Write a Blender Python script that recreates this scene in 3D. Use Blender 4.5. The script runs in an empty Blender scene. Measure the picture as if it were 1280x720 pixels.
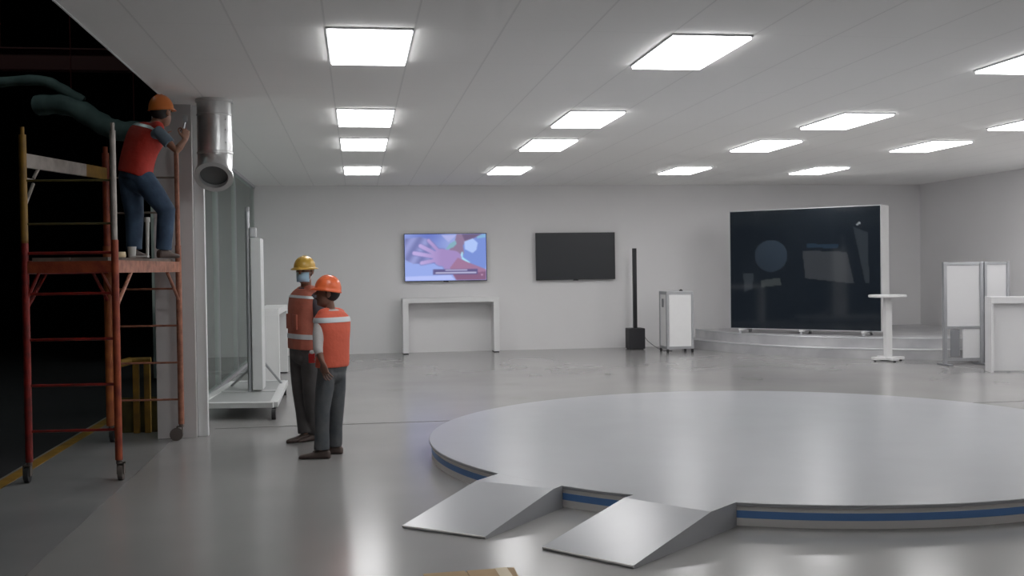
import bpy, bmesh, math, random
from mathutils import Vector, Matrix
random.seed(7)
S = bpy.context.scene
COL = S.collection
PI = math.pi
V = Vector

# ------------------------------------------------------------------ materials
def mat(name, col, rough=0.5, metal=0.0, spec=0.5, noise=0.0, nscale=6.0, col2=None, bump=0.0, bscale=60, coat=0.0):
    m = bpy.data.materials.new(name); m.use_nodes = True
    nt = m.node_tree; b = nt.nodes['Principled BSDF']
    b.inputs['Base Color'].default_value = (*col, 1)
    b.inputs['Roughness'].default_value = rough
    b.inputs['Metallic'].default_value = metal
    b.inputs['Specular IOR Level'].default_value = spec
    b.inputs['Coat Weight'].default_value = coat
    tc = nt.nodes.new('ShaderNodeTexCoord')
    if noise > 0 or col2:
        n = nt.nodes.new('ShaderNodeTexNoise'); n.inputs['Scale'].default_value = nscale
        n.inputs['Detail'].default_value = 5
        nt.links.new(tc.outputs['Object'], n.inputs['Vector'])
        r = nt.nodes.new('ShaderNodeValToRGB')
        c2 = col2 if col2 else tuple(max(0, c * (1 - noise)) for c in col)
        r.color_ramp.elements[0].position = .35; r.color_ramp.elements[1].position = .65
        r.color_ramp.elements[0].color = (*c2, 1); r.color_ramp.elements[1].color = (*col, 1)
        nt.links.new(n.outputs['Fac'], r.inputs['Fac'])
        nt.links.new(r.outputs['Color'], b.inputs['Base Color'])
    if bump > 0:
        n2 = nt.nodes.new('ShaderNodeTexNoise'); n2.inputs['Scale'].default_value = bscale
        nt.links.new(tc.outputs['Object'], n2.inputs['Vector'])
        bp = nt.nodes.new('ShaderNodeBump'); bp.inputs['Strength'].default_value = bump
        bp.inputs['Distance'].default_value = .01
        nt.links.new(n2.outputs['Fac'], bp.inputs['Height'])
        nt.links.new(bp.outputs['Normal'], b.inputs['Normal'])
    return m

def emis(name, col, s):
    m = bpy.data.materials.new(name); m.use_nodes = True
    nt = m.node_tree; nt.nodes.remove(nt.nodes['Principled BSDF'])
    e = nt.nodes.new('ShaderNodeEmission'); e.inputs[0].default_value = (*col, 1); e.inputs[1].default_value = s
    nt.links.new(e.outputs[0], nt.nodes['Material Output'].inputs[0])
    return m

LAMP = 11.4
M = dict(
    wall=mat('white_wall_paint', (.83, .822, .826), .6, noise=.02, nscale=1.2),
    white=mat('white_laminate', (.86, .86, .86), .35, noise=.02),
    white_gloss=mat('white_gloss_panel', (.43, .44, .46), .26, noise=.03, nscale=2),
    stage_side=mat('platform_side_white', (.86, .84, .82), .5),
    blue=mat('blue_tape', (.13, .29, .62), .4),
    pillar=mat('pillar_paint', (.68, .66, .66), .6, noise=.03),
    jamb=mat('white_jamb', (.82, .84, .84), .3),
    alu=mat('aluminium_profile', (.50, .51, .53), .38, .75, noise=.08),
    alu_light=mat('pale_aluminium', (.62, .63, .65), .4, .5),
    chrome=mat('galvanised_steel', (.68, .69, .69), .30, .75, noise=.12, nscale=9, bump=.3, bscale=14),
    ductin=mat('duct_inside', (.16, .17, .17), .6, .2),
    black=mat('black_plastic', (.018, .018, .022), .35),
    black_rough=mat('black_grille', (.03, .03, .035), .6, bump=.3, bscale=400),
    panel_off=mat('switched_off_panel', (.034, .037, .042), .3),
    led_glass=mat('dark_display_glass', (.009, .012, .016), .06, spec=.5),
    rubber=mat('dark_rubber', (.03, .03, .032), .7),
    rubber_grey=mat('grey_caster', (.12, .10, .09), .6),
    lamp=emis('lamp_diffuser', (1.0, .993, .995), LAMP),
    stage=mat('stage_laminate', (.66, .66, .67), .3, .1, col2=(.48, .48, .50), nscale=1.6),
    stage_top=mat('stage_top', (.55, .55, .56), .3, noise=.1, nscale=2),
    rust=mat('worn_orange_paint', (.40, .085, .03), .5, col2=(.22, .035, .02), nscale=9, bump=.2),
    rust_bright=mat('orange_brown_paint', (.50, .15, .04), .5, col2=(.34, .09, .03), nscale=9, bump=.2),
    rust_pale=mat('worn_salmon_paint', (.45, .19, .12), .5, col2=(.26, .10, .06), nscale=14, bump=.2),
    red=mat('worn_red_paint', (.30, .02, .014), .45, col2=(.16, .015, .012), nscale=12, bump=.2),
    yellow=mat('worn_yellow_paint', (.40, .22, .03), .5, col2=(.25, .14, .03), nscale=8),
    olive=mat('dirty_yellow_panel', (.14, .11, .025), .6, col2=(.07, .06, .02), nscale=5),
    palepaint=mat('scuffed_white_paint', (.50, .46, .42), .5, col2=(.34, .30, .27), nscale=7),
    plank=mat('grey_plank', (.22, .18, .15), .7, col2=(.13, .10, .08), nscale=6),
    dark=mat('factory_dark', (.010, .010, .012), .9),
    factory_floor=mat('factory_concrete', (.27, .272, .27), .3, col2=(.20, .203, .205), nscale=1.1),
    hose=mat('pale_green_duct', (.20, .27, .26), .7, col2=(.11, .15, .15), nscale=3),
    maroon=mat('maroon_beam', (.09, .012, .012), .6),
    card=mat('cardboard', (.52, .36, .20), .8, col2=(.42, .29, .16), nscale=5),
    tape=mat('pale_packing_tape', (.66, .54, .34), .35),
    skin=mat('brown_skin', (.31, .155, .10), .5, noise=.08, nscale=20),
    skin_dark=mat('dark_brown_skin', (.20, .10, .07), .5, noise=.08, nscale=20),  # second worker's own darker skin colour
    hair=mat('black_hair', (.012, .010, .010), .6),
    vestA=mat('faded_coral_vest', (.50, .15, .10), .7, noise=.15, nscale=9, bump=.5, bscale=18),
    vestB=mat('bright_coral_vest', (.74, .135, .075), .7, noise=.1, nscale=9, bump=.5, bscale=18),
    vestC=mat('red_vest', (.55, .035, .02), .7, noise=.15, nscale=9, bump=.5, bscale=18),
    reflect=mat('reflective_tape', (.62, .66, .68), .35, .1),
    shirtA=mat('charcoal_shirt', (.075, .07, .085), .8, noise=.1, bump=.4, bscale=20),
    shirtB=mat('pale_grey_shirt', (.52, .50, .49), .8, noise=.1, bump=.4, bscale=20),
    shirtC=mat('blue_grey_shirt', (.15, .20, .25), .8, noise=.1, bump=.4, bscale=20),
    trouA=mat('grey_trousers', (.095, .09, .09), .8, noise=.2, bump=.6, bscale=14),
    trouB=mat('grey_jeans', (.11, .115, .12), .8, col2=(.065, .075, .085), nscale=7, bump=.6, bscale=14),
    trouC=mat('blue_jeans', (.055, .10, .17), .8, col2=(.03, .055, .10), nscale=7, bump=.6, bscale=14),
    shoe=mat('dusty_brown_shoe', (.10, .07, .06), .6, noise=.2),
    hatY=mat('yellow_helmet_plastic', (.62, .38, .06), .28),
    hatO=mat('orange_helmet_plastic', (.85, .16, .05), .3),
    hatC=mat('amber_helmet_plastic', (.70, .20, .04), .35),
    mask=mat('light_blue_mask', (.42, .62, .78), .8),
    eye=mat('dark_eye', (.02, .015, .012), .3),
    redplastic=mat('red_plastic', (.5, .02, .02), .4),
    grey=mat('mid_grey_panel', (.22, .225, .24), .5),
    seam=mat('floor_joint', (.16, .155, .15), .5),
    white_soft=mat('satin_white_board', (.68, .68, .69), .4),
    grey_plate=mat('grey_plate', (.36, .37, .37), .4),
    board_grey=mat('matt_pale_board', (.60, .61, .61), .6),
    glassroom=mat('grey_green_backing', (.86, .92, .88), .7, noise=.06, nscale=2),  # for the panel added behind the glass
    glass_backing2=mat('pale_backing', (.86, .90, .88), .7),
    darkcab=mat('added_dark_grey_cabinet', (.20, .22, .23), .5),
    cup=mat('pale_plastic_cup', (.5, .5, .48), .5),
)

def glass_mat():
    m = bpy.data.materials.new('clear_glass'); m.use_nodes = True
    nt = m.node_tree; nt.nodes.remove(nt.nodes['Principled BSDF'])
    t = nt.nodes.new('ShaderNodeBsdfTransparent'); t.inputs[0].default_value = (.93, .96, .95, 1)
    g = nt.nodes.new('ShaderNodeBsdfGlossy'); g.inputs['Roughness'].default_value = .04
    g.inputs[0].default_value = (.86, .93, .90, 1)
    f = nt.nodes.new('ShaderNodeFresnel'); f.inputs[0].default_value = 1.5
    mx = nt.nodes.new('ShaderNodeMixShader')
    nt.links.new(f.outputs[0], mx.inputs[0]); nt.links.new(t.outputs[0], mx.inputs[1]); nt.links.new(g.outputs[0], mx.inputs[2])
    nt.links.new(mx.outputs[0], nt.nodes['Material Output'].inputs[0])
    return m
M['glass'] = glass_mat()

def nmath(nt, op, a, b=None, c=None):
    n = nt.nodes.new('ShaderNodeMath'); n.operation = op
    for i, v in enumerate((a, b, c)):
        if v is None: continue
        if isinstance(v, (int, float)): n.inputs[i].default_value = v
        else: nt.links.new(v, n.inputs[i])
    return n.outputs[0]

# hall floor: pale polished epoxy with faint mottling and a few worn adhesive marks
def floor_mat():
    m = bpy.data.materials.new('polished_epoxy_floor'); m.use_nodes = True
    nt = m.node_tree; b = nt.nodes['Principled BSDF']
    tc = nt.nodes.new('ShaderNodeTexCoord'); sp = nt.nodes.new('ShaderNodeSeparateXYZ')
    nt.links.new(tc.outputs['Object'], sp.inputs[0])
    n = nt.nodes.new('ShaderNodeTexNoise'); n.inputs['Scale'].default_value = .8; n.inputs['Detail'].default_value = 2
    nt.links.new(tc.outputs['Object'], n.inputs['Vector'])
    r = nt.nodes.new('ShaderNodeValToRGB')
    r.color_ramp.elements[0].position = .3; r.color_ramp.elements[0].color = (.295, .289, .285, 1)
    r.color_ramp.elements[1].position = .7; r.color_ramp.elements[1].color = (.34, .333, .328, 1)
    nt.links.new(n.outputs['Fac'], r.inputs['Fac'])
    marks = [(1.0, 18.6), (1.13, 16.5), (2.64, 17.3), (2.15, 14.8), (3.96, 20.0), (4.3, 17.75), (3.76, 15.8),
             (2.62, 19.3), (.5, 14.5), (2.0, 13.2), (5.3, 18.6), (5.1, 16.4), (5.6, 14.6), (6.7, 16.4)]
    acc = None
    for x, y in marks:
        dx = nmath(nt, 'MULTIPLY', nmath(nt, 'SUBTRACT', sp.outputs[0], x), 1 / .16)
        dy = nmath(nt, 'MULTIPLY', nmath(nt, 'SUBTRACT', sp.outputs[1], y), 1 / .24)
        d = nmath(nt, 'ADD', nmath(nt, 'MULTIPLY', dx, dx), nmath(nt, 'MULTIPLY', dy, dy))
        e = nmath(nt, 'SUBTRACT', 1.0, d); e = nmath(nt, 'MAXIMUM', e, 0.0)
        acc = e if acc is None else nmath(nt, 'MAXIMUM', acc, e)
    n3 = nt.nodes.new('ShaderNodeTexNoise'); n3.inputs['Scale'].default_value = 3
    nt.links.new(tc.outputs['Object'], n3.inputs['Vector'])
    k = nmath(nt, 'MULTIPLY', acc, .38)
    mx = nt.nodes.new('ShaderNodeMixRGB'); mx.inputs[2].default_value = (.24, .26, .22, 1)
    nt.links.new(k, mx.inputs[0]); nt.links.new(r.outputs[0], mx.inputs[1])
    nt.links.new(mx.outputs[0], b.inputs['Base Color'])
    b.inputs['Roughness'].default_value = .2
    n2 = nt.nodes.new('ShaderNodeTexNoise'); n2.inputs['Scale'].default_value = 2.5; n2.inputs['Detail'].default_value = 4
    nt.links.new(tc.outputs['Object'], n2.inputs['Vector'])
    rr = nmath(nt, 'MULTIPLY_ADD', n2.outputs['Fac'], .03, .17)
    b.inputs['Roughness'].default_value = .19
    b.inputs['Specular IOR Level'].default_value = .5
    return m

# ceiling: 0.61 x 1.22 m tiles laid lengthways, thin seams
CX0, CY0, MOD = .1175, 7.9535, .61
def ceiling_mat():
    m = bpy.data.materials.new('ceiling_tiles'); m.use_nodes = True
    nt = m.node_tree; b = nt.nodes['Principled BSDF']
    tc = nt.nodes.new('ShaderNodeTexCoord'); sp = nt.nodes.new('ShaderNodeSeparateXYZ')
    nt.links.new(tc.outputs['Object'], sp.inputs[0])
    def line(out, off, per, w):
        a = nmath(nt, 'ADD', out, off); q = nmath(nt, 'PINGPONG', a, per / 2)
        return nmath(nt, 'LESS_THAN', q, w)
    lx = line(sp.outputs[0], 61 * .61 * 2 - (CX0 + .305) + 0.0, MOD, .007)
    ly = line(sp.outputs[1], 1.22 * 60 - (CY0 + .61), 1.22, .006)
    mk = nmath(nt, 'MAXIMUM', lx, nmath(nt, 'MULTIPLY', ly, .35))
    mx = nt.nodes.new('ShaderNodeMixRGB'); mx.inputs[1].default_value = (.95, .945, .93, 1); mx.inputs[2].default_value = (.64, .64, .635, 1)
    nt.links.new(nmath(nt, 'MULTIPLY', mk, .38), mx.inputs[0])
    nt.links.new(mx.outputs[0], b.inputs['Base Color'])
    b.inputs['Roughness'].default_value = .75; b.inputs['Specular IOR Level'].default_value = .2
    return m
M['floor'] = floor_mat(); M['ceiling'] = ceiling_mat()

# ------------------------------------------------------------------ mesh helpers
def finish(name, bm, m, parent=None, smooth=False, loc=None):
    me = bpy.data.meshes.new(name); bmesh.ops.recalc_face_normals(bm, faces=bm.faces)
    bm.to_mesh(me); bm.free()
    mats = m if isinstance(m, (list, tuple)) else [m]
    for k in mats: me.materials.append(M[k] if isinstance(k, str) else k)
    if smooth:
        me.polygons.foreach_set('use_smooth', [True] * len(me.polygons))
        try: me.set_sharp_from_angle(angle=math.radians(40))
        except Exception: pass
    o = bpy.data.objects.new(name, me); COL.objects.link(o)
    if loc: o.location = loc
    if parent: o.parent = parent
    return o

def thing(name, label, cat, loc=(0, 0, 0), rz=0, group=None):
    o = bpy.data.objects.new(name, None); COL.objects.link(o)
    o.empty_display_size = .1
    o.location = loc; o.rotation_euler = (0, 0, rz)
    o['label'] = label; o['category'] = cat
    if group: o['group'] = group
    return o
def tag(o, label, cat, group=None):
    o['label'] = label; o['category'] = cat
    if group: o['group'] = group
    return o
def struct(o): o['kind'] = 'structure'; return o

def box(bm, x0, x1, y0, y1, z0, z1, bev=0.0, mi=0, mtx=None):
    vs = [bm.verts.new((x, y, z)) for z in (z0, z1) for y in (y0, y1) for x in (x0, x1)]
    fs = [(0, 2, 3, 1), (4, 5, 7, 6), (0, 1, 5, 4), (2, 6, 7, 3), (0, 4, 6, 2), (1, 3, 7, 5)]
    F = [bm.faces.new([vs[i] for i in f]) for f in fs]
    for f in F: f.material_index = mi
    if bev > 0:
        es = list({e for f in F for e in f.edges})
        r = bmesh.ops.bevel(bm, geom=es, offset=bev, segments=2, affect='EDGES', profile=.6)
        for f in r['faces']: f.material_index = mi
        vs = list({v for f in r['faces'] for v in f.verts} | {v for v in vs if v.is_valid})
    if mtx is not None:
        bmesh.ops.transform(bm, matrix=mtx, verts=[v for v in vs if v.is_valid])
    return vs

def bx(*a, bev=0.0, mtx=None):
    bm = bmesh.new(); box(bm, *a, bev=bev, mtx=mtx); return bm

def frames(pts):
    pts = [V(p) for p in pts]; out = []; up = None
    for i in range(len(pts)):
        if i == 0: t = pts[1] - pts[0]
        elif i == len(pts) - 1: t = pts[-1] - pts[-2]
        else: t = (pts[i + 1] - pts[i]).normalized() + (pts[i] - pts[i - 1]).normalized()
        t.normalize()
        if up is None:
            up = V((0, 0, 1)) if abs(t.z) < .9 else V((1, 0, 0))
        a = up.cross(t).normalized(); b = t.cross(a).normalized(); up = b
        out.append((pts[i], a, b, t))
    return out

def tube(bm, pts, r, n=12, cap=True, round_end=False):
    fr = frames(pts); rs = r if isinstance(r, (list, tuple)) else [r] * len(pts)
    rings = []
    def ring(c, a, b, rr): return [bm.verts.new(c + (a * math.cos(2 * PI * k / n) + b * math.sin(2 * PI * k / n)) * rr) for k in range(n)]
    if round_end:
        c, a, b, t = fr[0]
        for q in (.95, .8, .5): rings.append(ring(c - t * rs[0] * q, a, b, rs[0] * math.sqrt(1 - q * q)))
    for (c, a, b, t), rr in zip(fr, rs): rings.append(ring(c, a, b, rr))
    if round_end:
        c, a, b, t = fr[-1]
        for q in (.5, .8, .95): rings.append(ring(c + t * rs[-1] * q, a, b, rs[-1] * math.sqrt(1 - q * q)))
    for A, B in zip(rings, rings[1:]):
        for k in range(n): bm.faces.new((A[k], A[(k + 1) % n], B[(k + 1) % n], B[k]))
    if cap: bm.faces.new(rings[0][::-1]); bm.faces.new(rings[-1])
    return rings

def loft(bm, secs, n=24, cap=True):
    """secs: (centre, axis_a, axis_b, ra, rb, power)"""
    rings = []
    for c, A, B, ra, rb, *pw in secs:
        p = pw[0] if pw else 1.0
        rg = []
        for k in range(n):
            t = 2 * PI * k / n; cc, ss = math.cos(t), math.sin(t)
            rg.append(bm.verts.new(V(c) + V(A) * ra * math.copysign(abs(cc) ** p, cc) + V(B) * rb * math.copysign(abs(ss) ** p, ss)))
        rings.append(rg)
    for R0, R1 in zip(rings, rings[1:]):
        for k in range(n): bm.faces.new((R0[k], R0[(k + 1) % n], R1[(k + 1) % n], R1[k]))
    if cap: bm.faces.new(rings[0][::-1]); bm.faces.new(rings[-1])
    return rings

def lathe(bm, prof, n=32, c=(0, 0, 0), axis=None):
    """prof: (r,z)"""
    mt = Matrix.Translation(c)
    if axis is not None: mt = mt @ V((0, 0, 1)).rotation_difference(V(axis)).to_matrix().to_4x4()
    rings = []
    for r, z in prof:
        if r < 1e-6: rings.append([bm.verts.new(mt @ V((0, 0, z)))])
        else: rings.append([bm.verts.new(mt @ V((r * math.cos(2 * PI * k / n), r * math.sin(2 * PI * k / n), z))) for k in range(n)])
    for A, B in zip(rings, rings[1:]):
        for k in range(n):
            k2 = (k + 1) % n
            if len(A) == 1 and len(B) == 1: continue
            if len(A) == 1: bm.faces.new((A[0], B[k2], B[k]))
            elif len(B) == 1: bm.faces.new((A[k], A[k2], B[0]))
            else: bm.faces.new((A[k], A[k2], B[k2], B[k]))

def ell(bm, c, A, B, Cx, ra, rb, rc, n=20, m=12):
    A, B, Cx, c = V(A), V(B), V(Cx), V(c); rings = []
    bot = bm.verts.new(c - Cx * rc); top = bm.verts.new(c + Cx * rc)
    for j in range(1, m):
        ph = -PI / 2 + PI * j / m; rr = math.cos(ph); zz = math.sin(ph)
        rings.append([bm.verts.new(c + A * ra * rr * math.cos(2 * PI * k / n) + B * rb * rr * math.sin(2 * PI * k / n) + Cx * rc * zz) for k in range(n)])
    for P, Q in zip(rings, rings[1:]):
        for k in range(n): bm.faces.new((P[k], P[(k + 1) % n], Q[(k + 1) % n], Q[k]))
    for k in range(n):
        bm.faces.new((bot, rings[0][(k + 1) % n], rings[0][k])); bm.faces.new((top, rings[-1][k], rings[-1][(k + 1) % n]))

def remesh(name, bm, m, parent, vox=.008, smooth=3, fac=.5):
    bmesh.ops.recalc_face_normals(bm, faces=bm.faces)
    me = bpy.data.meshes.new('tmp'); bm.to_mesh(me); bm.free()
    o = bpy.data.objects.new('tmp', me); COL.objects.link(o)
    r = o.modifiers.new('r', 'REMESH'); r.mode = 'VOXEL'; r.voxel_size = vox
    s = o.modifiers.new('s', 'SMOOTH'); s.factor = fac; s.iterations = smooth
    dg = bpy.context.evaluated_depsgraph_get(); dg.update()
    me2 = bpy.data.meshes.new_from_object(o.evaluated_get(dg)); me2.name = name
    bpy.data.objects.remove(o); bpy.data.meshes.remove(me)
    me2.materials.clear(); me2.materials.append(M[m])
    me2.polygons.foreach_set('use_smooth', [True] * len(me2.polygons))
    o2 = bpy.data.objects.new(name, me2); COL.objects.link(o2); o2.parent = parent
    return o2

# ------------------------------------------------------------------ camera
HC = 1.63
cam = bpy.data.cameras.new('camera'); co = bpy.data.objects.new('camera', cam); COL.objects.link(co)
cam.sensor_width = 36; cam.lens = 1328.4 / 1280 * 36; cam.clip_end = 200
yaw, pitch, roll = .1449, -.0182, -.0135
fw = V((math.sin(yaw) * math.cos(pitch), math.cos(yaw) * math.cos(pitch), math.sin(pitch)))
rt = V((math.cos(yaw), -math.sin(yaw), 0)); up = rt.cross(fw)
r2 = rt * math.cos(roll) + up * math.sin(roll); u2 = -rt * math.sin(roll) + up * math.cos(roll)
co.matrix_world = Matrix(((r2.x, u2.x, -fw.x, 0), (r2.y, u2.y, -fw.y, 0), (r2.z, u2.z, -fw.z, HC), (0, 0, 0, 1)))
S.camera = co

# ------------------------------------------------------------------ setting
CH = 3.291; XL = -1.78; XR = 11.8; YB = 21.0; YN = -3.0; XG = -1.94
struct(finish('floor', bx(XL - .03, XR, YN, YB, -.10, 0), 'floor'))
bm = bmesh.new(); box(bm, XL - .17, XL - .03, 10.8, YB, -.10, 0); struct(finish('floor.001', bm, 'floor'))
bm = bmesh.new(); box(bm, -2.86, XL - .03, YN, 10.8, -.11, -.001); box(bm, -2.86, XL - .17, 10.8, 12.8, -.11, -.001)
struct(finish('factory_floor', bm, 'factory_floor'))
bm = bmesh.new(); box(bm, XL, XR, YN, YB, CH, CH + .04); box(bm, XG - .02, XL, 10.8, YB, CH, CH + .04)
struct(finish('ceiling', bm, 'ceiling'))
struct(finish('trim_1', bx(XL - .012, XL, YN, 10.8, CH - .006, CH + .06), 'jamb'))
struct(finish('wall_back', bx(XG - .1, XR + .1, YB, YB + .12, 0, CH + .04), 'wall'))
struct(finish('wall_right', bx(XR, XR + .12, YN, YB, 0, CH + .04), 'wall'))
struct(finish('wall_front', bx(XL, XR + .12, YN - .12, YN, 0, CH + .04), 'wall'))
# end pillar of the glazed partition, with its bright jamb
struct(finish('wall_left', bx(-1.965, -1.59, 10.84, 11.06, 0, CH, bev=.004), 'pillar'))
struct(finish('trim_2', bx(-1.588, -1.49, 10.90, 10.98, 0, CH, bev=.006), 'jamb'))
struct(finish('trim_3', bx(-1.49, 11.79, 11.40, 11.412, .0005, .003), 'seam'))
# glazed wall with head and sill
struct(finish('window_1', bx(XG - .006, XG + .006, 11.06, YB, .04, CH - .05), 'glass'))
bm = bmesh.new(); box(bm, XG - .03, XG + .03, 11.06, YB, 0, .04); box(bm, XG - .03, XG + .03, 11.06, YB, CH - .05, CH)
struct(finish('trim_4', bm, 'alu_light'))
for i, yy in enumerate((13.2, 15.5, 17.8)):
    struct(finish('trim_%d' % (5 + i), bx(XG - .012, XG + .012, yy - .004, yy + .004, .04, CH - .05), 'alu_light'))
bm = bmesh.new(); box(bm, -16, -2.86, YN, 32, -.11, -.001); box(bm, -2.86, XL - .17, 12.8, 32, -.11, -.001)
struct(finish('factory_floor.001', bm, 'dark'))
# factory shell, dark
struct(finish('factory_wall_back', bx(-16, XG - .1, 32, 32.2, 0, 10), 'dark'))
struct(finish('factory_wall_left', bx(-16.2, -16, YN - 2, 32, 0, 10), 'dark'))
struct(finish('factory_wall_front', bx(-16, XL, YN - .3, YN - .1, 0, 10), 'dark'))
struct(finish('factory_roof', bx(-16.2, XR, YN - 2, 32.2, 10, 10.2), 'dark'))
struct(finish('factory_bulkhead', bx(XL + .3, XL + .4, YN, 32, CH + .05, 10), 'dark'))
struct(finish('floor_marking', bx(-2.83, -2.72, 1.5, 12.6, -.001, .002), 'yellow'))

# ------------------------------------------------------------------ ceiling lights
rows = [0, 6, 10, 16]; cols = [0, 4, 9, 13]
cname = ['in the line nearest the scaffold', 'in the second line from the scaffold', 'in the third line from the scaffold', 'in the line farthest right']
rname = ['nearest the viewer', 'second from the viewer', 'third from the viewer', 'nearest the back wall']
def light_proto():
    t = thing('ceiling_light', '', 'ceiling light', (0, 0, 0))
    bm = bmesh.new(); a, b, w = .300, .600, .012
    box(bm, -a, a, -b, -b + w, -.014, .001); box(bm, -a, a, b - w, b, -.014, .001)
    box(bm, -a, -a + w, -b + w, b - w, -.014, .001); box(bm, a - w, a, -b + w, b - w, -.014, .001)
    finish('frame', bm, 'alu_light', t)
    finish('diffuser', bx(-a + w, a - w, -b + w, b - w, -.032, -.001, bev=.006), 'lamp', t)
    return t
LP = light_proto(); used = False
def put_light(x, y, lab):
    global used
    if not used: r = LP; used = True
    else:
        r = LP.copy(); COL.objects.link(r)
        for ch in LP.children:
            c = ch.copy(); COL.objects.link(c); c.parent = r
    r.location = (x, y, CH); r['label'] = lab; r['group'] = 'rectangular ceiling light panels'
for i, c in enumerate(cols):
    for j, r in enumerate(rows):
        if (i, j) == (3, 0): nm = 'white rectangular ceiling light beyond the right edge of the view'
        else: nm = 'lit white ceiling light panel %s, %s' % (cname[i], rname[j])
        put_light(CX0 + c * MOD, CY0 + r * MOD, nm)
for c, q in ((0, 'in the line nearest the scaffold'), (18, 'added along the right wall')):  # the right-wall one is added to brighten that wall
    put_light(CX0 + c * MOD, CY0 - 8 * MOD, 'lit white ceiling light panel %s, overhead out of view' % q)
for j, q in enumerate((0, 6, 9, 12)):  # unseen line of lights added to brighten the right wall
    put_light(CX0 + 18 * MOD, CY0 + q * MOD, 'lit white ceiling light panel added along the right wall beyond the view, %s' % rname[j])

# ------------------------------------------------------------------ round platform and ramps
PC = V((3.643, 9.096, 0)); PR = 3.044; PH = .15
t = thing('round_platform', 'large low round white display platform with a blue stripe round its edge', 'platform', PC)
bm = bmesh.new(); lathe(bm, [(0, 0), (PR - .02, 0), (PR - .02, PH - .022), (0, PH - .022)], 160); finish('base', bm, 'stage_side', t, True)
bm = bmesh.new(); lathe(bm, [(0, PH - .022), (PR - .002, PH - .022), (PR, PH - .018), (PR, PH - .004), (PR - .004, PH), (0, PH)], 160); finish('deck', bm, 'white_gloss', t, True)
bm = bmesh.new(); lathe(bm, [(PR - .021, .050), (PR - .018, .050), (PR - .018, .096), (PR - .021, .096)], 160); o = finish('stripe', bm, 'blue', t, True); o['label'] = 'blue stripe'

def ramp(A, B, d, label):
    """A,B front left/right ground points; d inward direction; back follows the platform's edge"""
    A, B, d = V((*A, 0)), V((*B, 0)), V((*d, 0)).normalized(); N = 10
    t = thing('ramp', label, 'ramp', (A + B) / 2); o0 = (A + B) / 2
    bm = bmesh.new(); top = []; bot = []
    def reach(P):
        w = P - PC; bq = w.dot(d); return -bq - math.sqrt(bq * bq - (w.dot(w) - (PR + .004) ** 2))
    Lm = min(reach(A + (B - A) * i / N) for i in range(N + 1))
    for i in range(N + 1):
        P = A + (B - A) * i / N; L = reach(P)
        st = [0, Lm - .12, L]; zs = [.018, PH + .002, PH + .002]
        top.append([bm.verts.new(P + d * s - o0 + V((0, 0, z))) for s, z in zip(st, zs)])
        bot.append([bm.verts.new(P + d * s - o0) for s in st])
    for i in range(N):
        for k in range(2):
            bm.faces.new((top[i][k], top[i + 1][k], top[i + 1][k + 1], top[i][k + 1]))
            bm.faces.new((bot[i][k], bot[i][k + 1], bot[i + 1][k + 1], bot[i + 1][k]))
        bm.faces.new((bot[i][0], bot[i + 1][0], top[i + 1][0], top[i][0])); bm.faces.new((top[i][2], top[i + 1][2], bot[i + 1][2], bot[i][2]))
    for i in (0, N):
        for k in range(2): bm.faces.new((bot[i][k], top[i][k], top[i][k + 1], bot[i][k + 1]))
    bmesh.ops.recalc_face_normals(bm, faces=bm.faces)
    side = bm.copy()
    # body and deck plate: deck is the thin top board
    finish('wedge', bm, 'white_gloss', t)
    side.free()
    bm = bmesh.new(); n = (B - A).normalized()
    P = A - o0; Q = B - o0
    tube(bm, [P + V((0, 0, .012)) - d * .001, Q + V((0, 0, .012)) - d * .001], .006, 8); finish('edge_strip', bm, 'stage_side', t)
    return t
ramp((.262, 6.722), (.744, 6.343), (.646, .767), 'white wooden ramp up to the platform, the left one of the two')
ramp((1.042, 6.045), (1.455, 5.560), (.735, .665), 'white wooden ramp up to the platform, the right one catching a bright sheen')

# ------------------------------------------------------------------ corner stage
t = thing('corner_stage', 'low curved two-step grey stage in the far corner under the big screen', 'stage', (11.3, 21, 0))
def sector(bm, R, z0, z1, mi=0, nseg=60):
    a0, a1 = -PI, -PI / 2 + math.asin(.48 / R)
    pts = []
    for k in range(nseg + 1):
        a = a0 + (a1 - a0) * k / nseg; pts.append((R * math.cos(a), R * math.sin(a)))
    pts += [(.48, -.01)]; pts[0] = (-R, -.01)
    lo = [bm.verts.new((x, y, z0)) for x, y in pts]; hi = [bm.verts.new((x, y, z1)) for x, y in pts]
    bm.faces.new(lo[::-1]); bm.faces.new(hi)
    for k in range(len(pts)): k2 = (k + 1) % len(pts); bm.faces.new((lo[k], lo[k2], hi[k2], hi[k]))
bm = bmesh.new(); sector(bm, 4.74, 0, .17); finish('step', bm, 'stage', t, True)
bm = bmesh.new(); sector(bm, 4.44, .17, .34); finish('upper_deck', bm, 'stage', t, True)
for R, z in ((4.74, .17), (4.44, .34)):
    bm = bmesh.new(); pts = []
    for k in range(49):
        a = -PI + (PI / 2 + .08) * k / 48
        pts.append(((R) * math.cos(a), R * math.sin(a) - (.02 if k == 0 else 0), z))
    tube(bm, pts, .012, 6); finish('nosing', bm, 'alu_light', t, True)

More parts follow.
